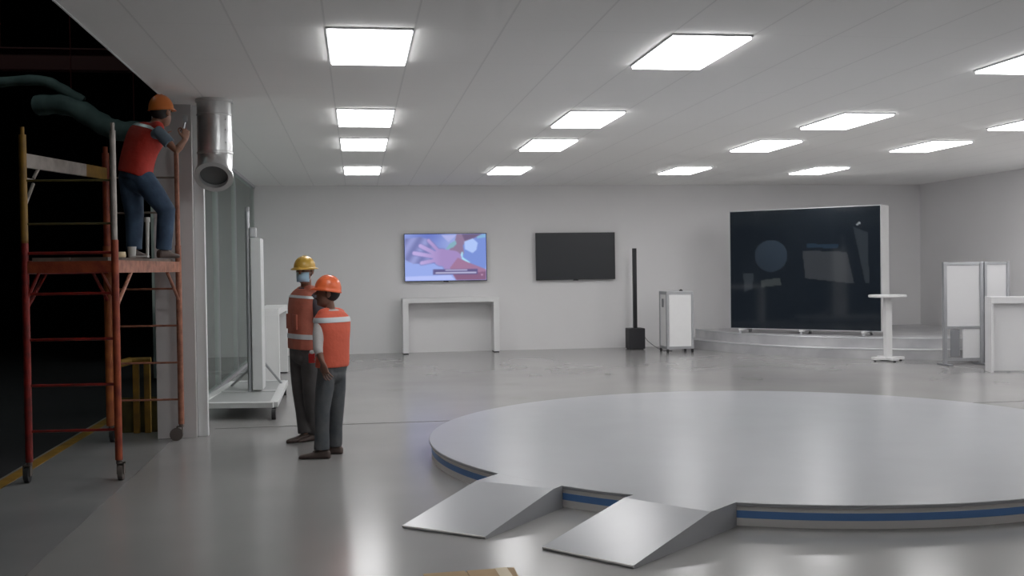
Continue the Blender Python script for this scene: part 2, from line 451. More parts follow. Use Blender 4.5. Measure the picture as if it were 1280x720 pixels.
# ------------------------------------------------------------------ big screen on stage
SA, SB = V((7.14, 19.72, 0)), V((9.20, 17.69, 0)); L = (SB - SA).length; ang = math.atan2(SB.y - SA.y, SB.x - SA.x)
t = thing('large_screen', 'huge black glossy screen in a white housing standing angled on the corner stage', 'screen', (SA.x, SA.y, .34), ang)
z0, z1 = .08, 2.335
bm = bmesh.new(); box(bm, 0, L, .02, .46, z0 + .0, z1, .01); finish('housing', bm, 'white', t)
bm = bmesh.new(); w = .012
box(bm, 0, L, -.006, .02, z0, z0 + w); box(bm, 0, L, -.006, .02, z1 - w, z1)
box(bm, 0, w, -.006, .02, z0 + w, z1 - w); box(bm, L - w, L, -.006, .02, z0 + w, z1 - w); finish('bezel', bm, 'alu_light', t)
finish('backing', bx(w, L - w, .003, .019, z0 + w, z1 - w), 'black', t)
def painted_glow():  # faint glowing shapes and a glint painted into the emission colours
    nx, nz = 150, 116; g = []; bm = bmesh.new(); lay = bm.loops.layers.float_color.new('picture')  # 'picture' here holds the painted glow and glint
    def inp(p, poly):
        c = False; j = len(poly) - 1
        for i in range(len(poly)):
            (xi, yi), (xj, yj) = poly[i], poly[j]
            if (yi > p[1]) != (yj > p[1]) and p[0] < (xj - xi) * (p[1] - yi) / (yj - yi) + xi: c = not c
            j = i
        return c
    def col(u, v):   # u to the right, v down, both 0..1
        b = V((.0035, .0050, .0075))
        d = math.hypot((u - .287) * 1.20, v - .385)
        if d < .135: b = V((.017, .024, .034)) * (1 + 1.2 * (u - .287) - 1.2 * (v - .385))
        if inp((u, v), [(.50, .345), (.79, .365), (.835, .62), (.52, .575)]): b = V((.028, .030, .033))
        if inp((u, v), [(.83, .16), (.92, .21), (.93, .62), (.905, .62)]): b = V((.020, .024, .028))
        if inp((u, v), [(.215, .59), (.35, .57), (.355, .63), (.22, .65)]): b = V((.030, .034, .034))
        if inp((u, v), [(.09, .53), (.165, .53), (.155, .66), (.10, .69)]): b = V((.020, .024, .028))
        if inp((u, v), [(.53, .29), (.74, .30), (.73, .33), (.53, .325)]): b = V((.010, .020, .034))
        if inp((u, v), [(.85, .145), (.875, .12), (.88, .13), (.857, .158)]): b = V((.25, .27, .27))  # specular glint painted as a bright sliver
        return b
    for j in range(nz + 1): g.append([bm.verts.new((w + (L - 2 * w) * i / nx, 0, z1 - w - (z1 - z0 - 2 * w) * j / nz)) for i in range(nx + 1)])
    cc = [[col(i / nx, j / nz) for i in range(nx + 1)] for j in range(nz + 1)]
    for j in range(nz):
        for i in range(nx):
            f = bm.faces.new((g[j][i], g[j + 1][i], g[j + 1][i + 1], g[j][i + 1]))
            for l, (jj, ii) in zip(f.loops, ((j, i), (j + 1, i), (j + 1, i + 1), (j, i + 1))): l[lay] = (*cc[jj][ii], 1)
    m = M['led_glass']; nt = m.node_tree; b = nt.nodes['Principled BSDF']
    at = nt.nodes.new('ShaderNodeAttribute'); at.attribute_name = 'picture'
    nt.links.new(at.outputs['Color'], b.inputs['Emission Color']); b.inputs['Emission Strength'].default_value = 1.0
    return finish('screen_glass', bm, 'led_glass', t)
painted_glow()
bm = bmesh.new(); box(bm, L + .0, L + .004, .15, .20, .62, .65); finish('switch', bm, 'black', t)
for s in (.25, 1.45, 2.6):
    bm = bmesh.new(); box(bm, s - .03, s + .03, -.12, .40, .052, z0, .005); f = finish('foot', bm, 'white', t)
    for yy in (-.09, .36):
        bm = bmesh.new(); tube(bm, [(s - .02, yy, .026), (s + .02, yy, .026)], .026, 16); finish('caster', bm, 'alu_light', f, True)

# ------------------------------------------------------------------ televisions
def tv(x0, x1, zb, zt, label, lit):
    t = thing('television', label, 'television', ((x0 + x1) / 2, 20.91, zb)); w = x1 - x0; h = zt - zb; b = .012
    bm = bmesh.new(); box(bm, -w / 2, w / 2, 0, .05, 0, h, .004); finish('housing', bm, 'black', t)
    bm = bmesh.new(); box(bm, -w / 2 + .3, w / 2 - .3,   .05, .0895, h * .25, h * .75); finish('wall_bracket', bm, 'black', t)
    bm = bmesh.new(); box(bm, -w / 2, w / 2, -.006, 0, 0, b); box(bm, -w / 2, w / 2, -.006, 0, h - b, h)
    box(bm, -w / 2, -w / 2 + b, -.006, 0, b, h - b); box(bm, w / 2 - b, w / 2, -.006, 0, b, h - b); finish('bezel', bm, 'black', t)
    bm = bmesh.new(); box(bm, -.05, .05, .005, .03, -.016, .0); finish('sensor_bar', bm, 'black', t)
    if not lit:
        finish('panel', bx(-w / 2 + b, w / 2 - b, -.003, 0, b, h - b), 'panel_off', t); return
    # screen picture: two hands, drawn on a fine grid of colours
    W, H = 180, 102
    def inpoly(p, poly):
        c = False; j = len(poly) - 1
        for i in range(len(poly)):
            xi, yi = poly[i]; xj, yj = poly[j]
            if (yi > p[1]) != (yj > p[1]) and p[0] < (xj - xi) * (p[1] - yi) / (yj - yi) + xi: c = not c
            j = i
        return c
    def capsule(p, a, b2, r):
        ax, ay = a; bx_, by = b2; dx, dy = bx_ - ax, by - ay
        tt = max(0, min(1, ((p[0] - ax) * dx + (p[1] - ay) * dy) / (dx * dx + dy * dy)))
        return math.hypot(p[0] - ax - tt * dx, p[1] - ay - tt * dy) - r
    def pic(p):
        x, y = p
        c = V((105, 125, 200)) + V((1, 1, .6)) * (18 * math.sin(x / 90.) + 12 * math.sin(y / 60. + x / 150.))
        if y > 430 + (x - 160) * .05: c = V((135, 160, 232))
        if inpoly(p, [(160, 170), (330, 150), (430, 180), (480, 260), (420, 440), (250, 450), (160, 400)]): c = V((112, 118, 178)) + V((1, 1, 1)) * 22 * math.sin(x / 25. + y / 40.)
        if inpoly(p, [(560, 130), (730, 130), (640, 210)]): c = V((165, 170, 225))
        if inpoly(p, [(960, 140), (1056, 120), (1056, 210), (950, 200)]): c = V((110, 170, 205))
        if inpoly(p, [(800, 190), (1056, 160), (1056, 510), (960, 500), (790, 400)]): c = V((95, 125, 205))
        if inpoly(p, [(730, 122), (1010, 122), (930, 165), (830, 200), (800, 250), (810, 330), (780, 390), (690, 380), (640, 300), (700, 240)]): c = V((122, 92, 118))
        if inpoly(p, [(790, 122), (1010, 122), (900, 175), (820, 195)]): c = V((80, 58, 88))
        if inpoly(p, [(600, 300), (650, 230), (720, 190), (730, 230), (690, 270)]): c = V((110, 165, 175))
        if inpoly(p, [(815, 205), (910, 170), (965, 220), (950, 300), (905, 335), (820, 290)]): c = V((165, 195, 250))
        if inpoly(p, [(760, 385), (785, 320), (800, 320), (795, 380), (880, 440), (860, 445)]): c = V((160, 235, 250))
        # near hand
        d = min(capsule(p, (560, 380), (690, 400), 95), capsule(p, (480, 330), (330, 250), 22), capsule(p, (520, 300), (420, 190), 18),
                capsule(p, (480, 370), (260, 330), 22), capsule(p, (500, 410), (340, 440), 20), capsule(p, (600, 440), (620, 480), 40))
        if d < 0: c = V((150, 118, 178)).lerp(V((185, 160, 220)), max(0, min(1, (560 - x) / 250)))
        elif d < 10 and x < 600: c = c.lerp(V((95, 95, 158)), .6)
        if inpoly(p, [(650, 500), (740, 385), (860, 440), (1056, 520), (1056, 636), (720, 636), (680, 570)]): c = V((146, 92, 124))
        if inpoly(p, [(690, 575), (900, 560), (1056, 540), (1056, 636), (730, 636)]): c = V((112, 62, 92))
        if inpoly(p, [(160, 590), (660, 580), (705, 632), (160, 632)]): c = V((175, 190, 250))
        if 465 < x < 960 and 512 < y < 572: c = V((62, 52, 100))
        if 600 < x < 845 and 518 < y < 530: c = V((205, 205, 235))
        if 490 < x < 945 and 547 < y < 560: c = V((215, 215, 240))
        if math.hypot(x - 1008, y - 580) < 9: c = V((210, 160, 190))
        return c
    bm = bmesh.new(); lay = bm.loops.layers.float_color.new('picture'); g = []
    for j in range(H + 1):
        g.append([bm.verts.new((-w / 2 + b + (w - 2 * b) * i / W, -.004, h - b - (h - 2 * b) * j / H)) for i in range(W + 1)])
    def lin(v): v = max(0, v) / 255; return v / 12.92 if v < .04 else ((v + .055) / 1.055) ** 2.4
    cc = [[None] * (W + 1) for _ in range(H + 1)]
    for j in range(H + 1):
        for i in range(W + 1):
            c = V((0, 0, 0))
            for ox, oy in ((0, 0), (7, 3), (-7, 4), (4, -7), (-4, -6)): c += pic((155 + 903 * i / W + ox, 120 + 520 * j / H + oy)) * .2
            c = c.lerp(V((176, 178, 208)), .30); cc[j][i] = (lin(c[0]), lin(c[1]), lin(c[2]), 1)
    for j in range(H):
        for i in range(W):
            f = bm.faces.new((g[j][i], g[j + 1][i], g[j + 1][i + 1], g[j][i + 1]))
            for l, (jj, ii) in zip(f.loops, ((j, i), (j + 1, i), (j + 1, i + 1), (j, i + 1))): l[lay] = cc[jj][ii]
    m = bpy.data.materials.new('screen_picture'); m.use_nodes = True; nt = m.node_tree; nt.nodes.remove(nt.nodes['Principled BSDF'])
    e = nt.nodes.new('ShaderNodeEmission'); e.inputs[1].default_value = 1.1
    at = nt.nodes.new('ShaderNodeAttribute'); at.attribute_name = 'picture'
    nt.links.new(at.outputs['Color'], e.inputs[0]); nt.links.new(e.outputs[0], nt.nodes['Material Output'].inputs[0])
    finish('lit_screen', bm, m, t)
tv(.925, 2.555, 1.402, 2.342, 'wall-mounted television showing a picture of hands', True)
tv(3.543, 5.158, 1.392, 2.335, 'wall-mounted television switched off, plain dark grey screen', False)

# ------------------------------------------------------------------ white bar-height tables (slab legs)
def console(x0, y0, x1, y1, h, along, label, th=.09, lw=.11):
    t = thing('bar_table', label, 'table', ((x0 + x1) / 2, (y0 + y1) / 2, 0)); W = (x1 - x0) / 2; D = (y1 - y0) / 2
    finish('tabletop', bx(-W, W, -D, D, h - th, h, bev=.004), 'white', t)
    for s in (-1, 1):
        if along == 'x': a = (s * W - (lw if s > 0 else 0), s * W + (0 if s > 0 else lw), -D, D)
        else: a = (-W, W, s * D - (lw if s > 0 else 0), s * D + (0 if s > 0 else lw))
        l = finish('leg', bx(a[0], a[1], a[2], a[3], .02, h - th, bev=.003), 'white', t)
        finish('foot', bx(a[0] + .01, a[1] - .01, a[2] + .01, a[3] - .01, 0, .02), 'rubber', l)
    return t
console(.868, 20.58, 2.745, 20.97, 1.08, 'x', 'long white bar-height table against the back wall under the lit television')
console(-1.44, 15.6, -1.12, 17.5, 1.10, 'y', 'white bar-height table beside the glazed partition, behind the two standing workers')
t = thing('bar_counter', 'white closed-front bar counter cut off by the right edge of the view', 'counter', (9.235, 14.46, 0), math.radians(-17))
finish('top', bx(0, 1.95, 0, .32, 1.02, 1.115, bev=.004), 'white_soft', t)
l = finish('side_panel', bx(0, .035, 0, .32, .0, 1.02, bev=.003), 'white_soft', t)
finish('side_panel', bx(1.915, 1.95, 0, .32, .0, 1.02, bev=.003), 'white_soft', t)
finish('front_panel', bx(.035, 1.915, .09, .115, .02, 1.02, bev=.002), 'white_soft', t)

# ------------------------------------------------------------------ column loudspeaker
t = thing('column_speaker', 'slim black column loudspeaker on a square subwoofer by the back wall', 'speaker', (5.45, 20.5, 0))
bm = bmesh.new(); box(bm, -.16, .16, -.17, .17, .012, .42, .015); finish('subwoofer', bm, 'black_rough', t)
bm = bmesh.new(); box(bm, -.037, .037, -.04, .04, .42, 2.0, .008); finish('column', bm, 'black', t)
bm = bmesh.new(); box(bm, -.026, .026, -.046, -.04, 1.3, 1.98); finish('grille', bm, 'black_rough', t)
for sx in (-1, 1):
    for sy in (-1, 1):
        bm = bmesh.new(); tube(bm, [(sx * .12, sy * .13, 0), (sx * .12, sy * .13, .014)], .02, 12); finish('foot', bm, 'rubber', t)
bm = bmesh.new()
tube(bm, [(5.62, 20.55, .30), (5.66, 20.57, .24), (5.70, 20.5, .16), (5.76, 20.3, .08), (5.80, 20.05, .03), (5.86, 19.9, .006), (6.0, 19.82, .006)], .005, 6)
tag(finish('cable', bm, 'black', None, True), 'thin dark cable hanging between the column loudspeaker and the wheeled cabinet', 'cable')

# ------------------------------------------------------------------ wheeled cabinet
t = thing('wheeled_cabinet', 'white wheeled cabinet with aluminium edges beside the curved stage', 'cabinet', (6.02, 19.60, 0), math.radians(2))
W, D, zb, zt = .265, .22, .07, 1.15
finish('body', bx(-W + .008, W - .008, -D + .01, D, zb, zt - .01), 'white', t)
for sx in (-1, 1):
    for sy in (-1, 1):
        x = sx * (W - .02); y = sy * (D - .02)
        finish('corner_post', bx(x - .022, x + .022, y - .022, y + .022, zb, zt, bev=.004), 'alu', t)
        bm = bmesh.new(); tube(bm, [(x - .015, y, .032), (x + .015, y, .032)], .032, 16); box(bm, x - .02, x + .02, y - .015, y + .015, .045, zb)
        finish('caster', bm, 'rubber', t, True)
for z in (zb, zt - .05):
    bm = bmesh.new(); box(bm, -W, W, -D - .001, -D + .04, z, z + .05, .003); box(bm, -W - .001, -W + .04, -D + .04, D, z, z + .05, .003); box(bm, W - .04, W + .001, -D + .04, D, z, z + .05, .003)
    finish('edge_rail', bm, 'alu', t)
finish('top', bx(-W, W, -D, D, zt, zt + .012, bev=.003), 'alu_light', t)
dr = finish('door', bx(-W + .05, W - .05, -D - .006, -D + .009, zb + .05, zt - .06, bev=.002), 'white', t)
bm = bmesh.new(); box(bm, -W - .012, -W - .001, -.05, .03, .86, 1.02, .003); finish('handle', bm, 'grey', t)
bm = bmesh.new(); box(bm, -.03, .03, -.03, .03, 0, .022, .006); box(bm, -.012, .012, -.012, .012, .022, .034, .004)
tag(finish('remote_fob', bm, 'black', None, False, (6.10, 19.55, zt + .012)), 'small black device lying on top of the wheeled cabinet', 'device')

# ------------------------------------------------------------------ round bar table
t = thing('pedestal_table', 'tall white pedestal table with thin round top in front of the stage', 'table', (8.79, 16.70, 0))
bm = bmesh.new(); lathe(bm, [(0, 1.065), (.29, 1.065), (.305, 1.075), (.305, 1.10), (.30, 1.108), (0, 1.108)], 48); finish('tabletop', bm, 'white', t, True)
finish('post', bx(-.055, .055, -.05, .05, .06, 1.065, bev=.006), 'white', t)
bm = bmesh.new(); box(bm, -.27, .27, -.06, .06, .02, .07, .01); box(bm, -.06, .06, -.27, .27, .02, .068, .01); b_ = finish('base', bm, 'white', t)
for x, y in ((-.23, 0), (.23, 0), (0, -.23), (0, .23)):
    bm = bmesh.new(); tube(bm, [(x, y, 0), (x, y, .022)], .02, 12); finish('foot', bm, 'rubber', b_)

# ------------------------------------------------------------------ exhibition panels
def standpanel(x, y, rz, W, H, label, split):
    t = thing('display_panel', label, 'display panel', (x, y, 0), rz); p = .055
    for xx in (0, W - p):
        finish('upright', bx(xx, xx + p, -.03, .03, .03, H, bev=.006), 'alu', t)
        bm = bmesh.new(); box(bm, xx - .01, xx + p + .01, -.2, .2, .0, .03, .006); finish('foot', bm, 'grey', t)
    for z in [H - .05, .07] + ([.58] if split else []):
        finish('crossbar', bx(p, W - p, -.02, .02, z, z + .045, bev=.003), 'alu', t)
    if split:
        finish('infill', bx(p, W - p, -.008, .008, .625, H - .05), 'white_soft', t)
        finish('dark_infill', bx(p + .06, p + .21, -.02, .0, .14, .57, bev=.004), 'grey', t)
        finish('lower_infill', bx(p + .27, W - p, -.008, .008, .115, .58), 'white_soft', t)
    else: finish('infill', bx(p, W - p, -.008, .008, .115, H - .05), 'white_soft', t)
    return t
standpanel(9.19, 15.68, math.radians(-3), .66, 1.64, 'aluminium framed white display panel left of the folding pair, with a dark strip low down', True)
standpanel(9.87, 15.66, math.radians(20), .60, 1.64, 'aluminium framed white display panel partly hidden behind the right-hand bar table', False)
standpanel(10.47, 15.93, math.radians(58), .66, 1.62, 'aluminium framed display panel turned edge-on nearest the right wall', False)

# ------------------------------------------------------------------ mobile stand by the glazing
t = thing('mobile_board', 'tall narrow white board on a wheeled base near the glazed partition', 'board', (-1.33, 13.1, 0))
bm = bmesh.new()
Q = [(-.42, 0 - .95), (.40, -1.10), (.36, 1.25), (-.30, 1.35)]
bz = .16
def bar(bm, a, b, w=.045, h=.06):
    a, b = V(a), V(b); d = (b - a); Lg = d.length; an = math.atan2(d.y, d.x); mt = Matrix.Translation(a) @ Matrix.Rotation(an, 4, 'Z')
    box(bm, 0, Lg, -w, w, -h / 2, h / 2, .004, mtx=mt)
QQ = [V((x, y, bz)) for x, y in Q]
for k in range(4): bar(bm, QQ[k], QQ[(k + 1) % 4])
bar(bm, (QQ[0] + QQ[3]) / 2, (QQ[1] + QQ[2]) / 2); finish('base_frame', bm, 'board_grey', t)
bm = bmesh.new(); lo = [bm.verts.new((v.x, v.y, .165)) for v in QQ]; hi = [bm.verts.new((v.x, v.y, .178)) for v in QQ]
bm.faces.new(lo[::-1]); bm.faces.new(hi)
for k in range(4): bm.faces.new((lo[k], lo[(k + 1) % 4], hi[(k + 1) % 4], hi[k]))
finish('base_plate', bm, 'grey_plate', t)
for k, q in enumerate(QQ):
    bm = bmesh.new(); box(bm, q.x - .02, q.x + .02, q.y - .03, q.y + .03, .08, .13)
    tube(bm, [(q.x - .022, q.y - .03, .06), (q.x + .022, q.y - .03, .06)], .06, 18); finish('caster', bm, 'rubber', t, True)
bm = bmesh.new(); tube(bm, [(.03, .1, .15), (.03, .1, 2.38)], .028, 12); box(bm, .005, .055, .07, .13, 2.36, 2.42, .01); finish('mast', bm, 'alu', t, True)
bm = bmesh.new(); box(bm, .065, .185, .05, .45, .20, 2.04, .008); finish('board', bm, 'board_grey', t)
bm = bmesh.new(); box(bm, .055, .14, .06, .12, 2.05, 2.17, .02); finish('clamp', bm, 'alu_light', t)
bm = bmesh.new(); tube(bm, [(.03, .1, .75), (.36, .95, .16)], .015, 8); finish('strut', bm, 'alu', t)
bm = bmesh.new(); tube(bm, [(.03, .1, .45), (-.30, .9, .16)], .015, 8); finish('strut', bm, 'alu', t)

# behind the glazing: added pieces standing in for reflections in the glass
def cab(x0, x1, y0, y1, z0, z1, m, name, label, cat, door=True):
    t = thing(name, label, cat, ((x0 + x1) / 2, (y0 + y1) / 2, z0)); W = (x1 - x0) / 2; D = (y1 - y0) / 2; H = z1 - z0
    finish('body', bx(-W, W, -D, D, .04 if z0 < .1 else 0, H, bev=.004), m, t)
    if door:
        finish('plinth', bx(-W + .03, W - .03, -D + .03, D - .03, 0, .04), 'rubber', t)
        for s in (-1, 1):
            finish('door', bx(min(s * .005, s * (W - .01)), max(s * .005, s * (W - .01)), -D - .014, -D, .06, H - .03, bev=.003), m, t)
    return t
cab(-3.0, -2.02, 20.2, 20.6, 0, .98, 'glass_backing2', 'added_cabinet', 'added pale low cabinet far behind the glazed partition, near the back wall', 'cabinet')
cab(-3.0, -2.0, 16.62, 17.1, 0, 1.07, 'darkcab', 'added_cabinet', 'added dark grey low cabinet behind the glazed partition', 'cabinet')
struct(finish('added_panel', bx(-3.15, -2.0, 17.15, 17.22, 0, CH - .05), 'glassroom'))  # pale panel added to lighten the glass from behind
struct(finish('added_panel.001', bx(-2.8, -1.99, 20.8, 20.9, 0, CH - .05), 'glass_backing2'))

# ------------------------------------------------------------------ galvanised duct
t = thing('ventilation_duct', 'shiny galvanised ventilation duct hanging from the ceiling beside the pillar', 'duct', (-1.33, 10.55, CH))
r = .163
bm = bmesh.new(); lathe(bm, [(r, -.03), (r + .012, -.03), (r + .012, 0), (r, 0)], 40); finish('collar', bm, 'chrome', t, True)
bm = bmesh.new(); lathe(bm, [(r, -.03), (r, -.14), (r + .006, -.145), (r + .006, -.155), (r, -.16), (r, -.50), (r + .007, -.505), (r + .007, -.52), (r, -.525)], 40); finish('pipe', bm, 'chrome', t, True)
bm = bmesh.new(); pts = [(0, 0, -.52), (0, -.004, -.58), (0, -.03, -.64), (0, -.075, -.70), (0, -.12, -.745)]
rg = tube(bm, pts, [r, r, r, r, r * 1.0], 40, cap=False); el = finish('elbow', bm, 'chrome', t, True)
fr = frames(pts)[-1]
bm = bmesh.new(); lathe(bm, [(r * .80, -.03), (r * .82, .012), (r + .018, .012), (r + .018, -.02), (r, -.02)], 40, fr[0], fr[3]); finish('rim', bm, 'chrome', t, True)
bm = bmesh.new(); lathe(bm, [(0, -.05), (r * .83, -.05), (r * .83, 0)], 40, fr[0], fr[3]); finish('damper', bm, 'ductin', t, True)
for zz in (-.2, -.3, -.42):
    bm = bmesh.new(); ell(bm, (r * .72, -r * .72, zz), (1, 0, 0), (0, 1, 0), (0, 0, 1), .008, .008, .008, 8, 6); finish('rivet', bm, 'alu_light', t)

# ------------------------------------------------------------------ scaffold
t = thing('scaffold', 'rusty orange rolling scaffold tower at the open left side of the hall', 'scaffold', (-2.15, 9.75, 0)); O = V((-2.15, 9.75, 0))
P = dict(nl=V((-2.572, 8.80, 0)) - O, nr=V((-1.885, 8.75, 0)) - O, fr=V((-1.715, 10.70, 0)) - O, fl=V((-2.385, 10.75, 0)) - O)
def z_(v, z): return V((v.x, v.y, z))
tops = dict(nl=2.73, nr=2.76, fr=2.80, fl=2.80)
for k, p in P.items():
    low = {'nl': 'red', 'nr': 'rust', 'fr': 'rust_pale', 'fl': 'rust_bright'}[k]
    hi = {'nl': 'yellow', 'nr': 'palepaint', 'fr': 'rust_pale', 'fl': 'rust'}[k]
    bm = bmesh.new(); rr = .029 if k != 'fl' else .042
    tube(bm, [z_(p, .16), z_(p, .5), z_(p, 1.2), z_(p, 1.9)], rr, 12); o = finish('post', bm, low, t, True)
    bm = bmesh.new(); tube(bm, [z_(p, 1.88), z_(p, tops[k])], rr * (.8 if k != 'nl' else 1.0), 12)
    tube(bm, [z_(p, tops[k]), z_(p, tops[k] + .06)], rr * .55, 8); finish('upper_post', bm, hi, t, True)
    bm = bmesh.new(); dx = -.03 if k in ('fr', 'nl') else .03
    tube(bm, [z_(p, .13), z_(p, .2)], .022, 10)
    box(bm, p.x - .028 + dx * .5, p.x - .022 + dx * .5, p.y - .03, p.y + .03, .05, .14); box(bm, p.x + .022 + dx * .5, p.x + .028 + dx * .5, p.y - .03, p.y + .03, .05, .14); box(bm, p.x - .028 + dx * .5, p.x + .028 + dx * .5, p.y - .03, p.y + .03, .13, .14)
    c = finish('caster', bm, 'rubber_grey', t)
    bm = bmesh.new(); tube(bm, [(p.x - .018 + dx * .5, p.y, .062), (p.x + .018 + dx * .5, p.y, .062)] if k != 'fr' else [(p.x - .045, p.y - .036, .062), (p.x - .045, p.y - .002, .062)], .062, 22); finish('wheel', bm, 'rubber_grey' if k in ('nr', 'fr') else 'rubber', c, True)
def rung(a, b, z, m, r=.0115):
    bm = bmesh.new(); tube(bm, [z_(a, z), z_(b, z)], r, 8); finish('rung', bm, m, t, True)
for z in (.40, .76, 1.12, 1.48): rung(P['nl'], P['nr'], z, 'red'); rung(P['fl'], P['fr'], z, 'rust_pale', .010)
for z in (2.03, 2.37): rung(P['nl'], P['nr'], z, 'olive', .009)
for z in (2.22, 2.56): rung(P['fl'], P['fr'], z, 'plank', .010)
rung(P['nl'], P['nr'], 1.80, 'red', .012)
def rail(a, b, za, zb_, h, m, w=.018):
    a, b = z_(a, 0), z_(b, 0); d = b - a; sd = V((-d.y, d.x, 0)).normalized() * w
    bm = bmesh.new(); loops = []
    for q, zz in ((a, za), (b, zb_)):
        loops.append([bm.verts.new(q + s * sd + V((0, 0, zz + e))) for s, e in ((-1, -h / 2), (1, -h / 2), (1, h / 2), (-1, h / 2))])
    for k in range(4): bm.faces.new((loops[0][k], loops[0][(k + 1) % 4], loops[1][(k + 1) % 4], loops[1][k]))
    bm.faces.new(loops[0][::-1]); bm.faces.new(loops[1]); return finish('side_rail', bm, m, t)
rail(P['nl'], P['fl'], 1.69, 1.69, .11, 'red'); rail(P['nr'], P['fr'], 1.69, 1.69, .10, 'rust_pale'); rail(P['nl'], P['nr'], 1.69, 1.69, .09, 'rust')
rail(P['fl'], P['fr'], 1.69, 1.69, .09, 'rust')
mid = P['nl'].lerp(P['fl'], .70)
rail(P['nl'], mid, 2.53, 2.58, .11, 'palepaint', .02); rail(mid, P['fl'], 2.58, 2.60, .11, 'yellow', .02)
for a, b, m in (('nl', 'fl', 'red'), ('fl', 'nl', 'red'), ('nr', 'fr', 'rust_pale'), ('fr', 'nr', 'rust_pale')):
    q = P[a].lerp(P[b], .21); bm = bmesh.new(); tube(bm, [z_(P[a], 1.36), z_(q, 1.64)], .016, 8); finish('brace', bm, m, t, True)
for a, b, m in (('nl', 'nr', 'red'), ('nr', 'nl', 'rust')):
    q = P[a].lerp(P[b], .16); bm = bmesh.new(); tube(bm, [z_(P[a], 1.42), z_(q, 1.66)], .014, 8); finish('brace', bm, m, t, True)
q = P['nl'].lerp(P['fl'], .16); q2 = P['nl'].lerp(P['fl'], .10)
bm = bmesh.new(); tube(bm, [z_(P['nl'], 2.15), z_(q2, 2.36)], .014, 8); tube(bm, [z_(q2, 2.40), z_(q, 2.50)], .014, 8); tube(bm, [z_(P['nl'], 2.39), z_(q2, 2.39)], .010, 8); finish('upper_brace', bm, 'palepaint', t, True)
for k in range(2):   # two deck planks
    a = P['nl'].lerp(P['nr'], .08 + k * .43); b = P['nl'].lerp(P['nr'], .49 + k * .43); c = P['fl'].lerp(P['fr'], .49 + k * .43); d = P['fl'].lerp(P['fr'], .08 + k * .43)
    bm = bmesh.new(); lo = [bm.verts.new(z_(v, 1.735)) for v in (a, b, c, d)]; hi = [bm.verts.new(z_(v, 1.765)) for v in (a, b, c, d)]
    bm.faces.new(lo[::-1]); bm.faces.new(hi)
    for q in range(4): bm.faces.new((lo[q], lo[(q + 1) % 4], hi[(q + 1) % 4], hi[q]))
    finish('deck_plank', bm, 'plank', t)
ZP = 1.765
bm = bmesh.new(); lathe(bm, [(0, 0), (.028, 0), (.036, .09), (.033, .09), (.026, .006), (0, .006)], 20, (-1.845, 9.2, ZP)); tag(finish('cup', bm, 'cup', None, True), 'small pale cup standing on the scaffold deck', 'cup')
bm = bmesh.new(); lathe(bm, [(.022, 0), (.045, 0), (.048, .012), (.045, .045), (.022, .045), (.022, 0)], 24, (-1.91, 9.05, ZP)); tag(finish('tape_roll', bm, 'tape', None, True), 'yellowish roll of tape lying on the scaffold deck left of the cup', 'tape')
bm = bmesh.new(); tube(bm, [(-1.745, 9.32, ZP), (-1.74, 9.32, ZP + .30)], [.012, .018], 10); tube(bm, [(-1.74, 9.32, ZP + .30), (-1.74, 9.32, ZP + .34)], [.024, .022], 10)
tag(finish('caulk_tube', bm, 'cup', None, True), 'slim pale sealant tube standing upright by the climbing worker\'s foot', 'tube')
bm = bmesh.new(); box(bm, -.07, .07, -.02, .02, 0, .012, .003); tag(finish('trowel', bm, 'cup', None, False, (-1.76, 9.05, ZP)), 'small flat pale tool lying near the right edge of the scaffold deck', 'tool')

# ------------------------------------------------------------------ factory side
t = thing('guard_rail', 'yellow guard rail in the dark area behind the scaffold', 'guard rail', (-2.25, 11.3, 0))
for x in (-.0, .11):
    bm = bmesh.new(); box(bm, x - .03, x + .03, -.03, .03, -.001, .74, .006); finish('post', bm, 'yellow', t)
bm = bmesh.new(); tube(bm, [(-.24, -.13, .70), (-.14, -.06, .72), (-.05, 0, .74)], .04, 10); tube(bm, [(-.05, 0, .74), (.15, 0, .74)], .035, 10); finish('top_rail', bm, 'yellow', t, True)
bm = bmesh.new(); box(bm, -.2, .2, .035, .06, .0, .36, .004); finish('kick_panel', bm, 'olive', t)
t = thing('air_duct', 'pale green sagging air duct high in the dark factory area', 'duct', (-3.4, 14, 3.7)); O2 = V((-3.4, 14, 3.7))
def hose(pts, r, label=None, parent=None, name='duct_run'):
    bm = bmesh.new(); P_ = [V(p) - O2 for p in pts]; q = []
    for a, b in zip(P_, P_[1:]): q += [a.lerp(b, k / 5) for k in range(5)]
    q.append(P_[-1]); q2 = q[:]
    for _ in range(5): q2 = [q2[0]] + [(q2[i - 1] + q2[i] * 2 + q2[i + 1]) / 4 for i in range(1, len(q2) - 1)] + [q2[-1]]
    rs = [r * (1 + .07 * math.sin(i * 1.9)) for i in range(len(q2))]
    tube(bm, q2, rs, 16); return finish(name, bm, 'hose', parent, True)
hose([(-3.95, 14.2, 3.78), (-3.52, 14, 3.78), (-3.15, 14, 3.52), (-2.95, 14, 3.42), (-2.55, 14, 3.42)], .13, parent=t)
hose([(-4.6, 14.3, 4.06), (-3.83, 14, 4.08), (-3.62, 14, 3.96), (-3.36, 14, 3.80)], .065, parent=t, name='branch_pipe')
for hx, hy, hz in ((-3.5, 14, 3.9), (-2.75, 14, 3.55)):
    bm = bmesh.new(); tube(bm, [(hx + 3.4, hy - 14, hz - 3.7), (hx + 3.4, hy - 14, 6.3)], .008, 6); finish('hanger', bm, 'maroon', t)
t2 = thing('steel_beam', 'dark red steel roof beam crossing the dark factory area', 'beam', (-6, 15.5, 4.6))
bm = bmesh.new(); box(bm, -6, 4.4, -.1, .1, -.15, -.13); box(bm, -6, 4.4, -.1, .1, .13, .15); box(bm, -6, 4.4, -.01, .01, -.13, .13); finish('flange_beam', bm, 'maroon', t2)
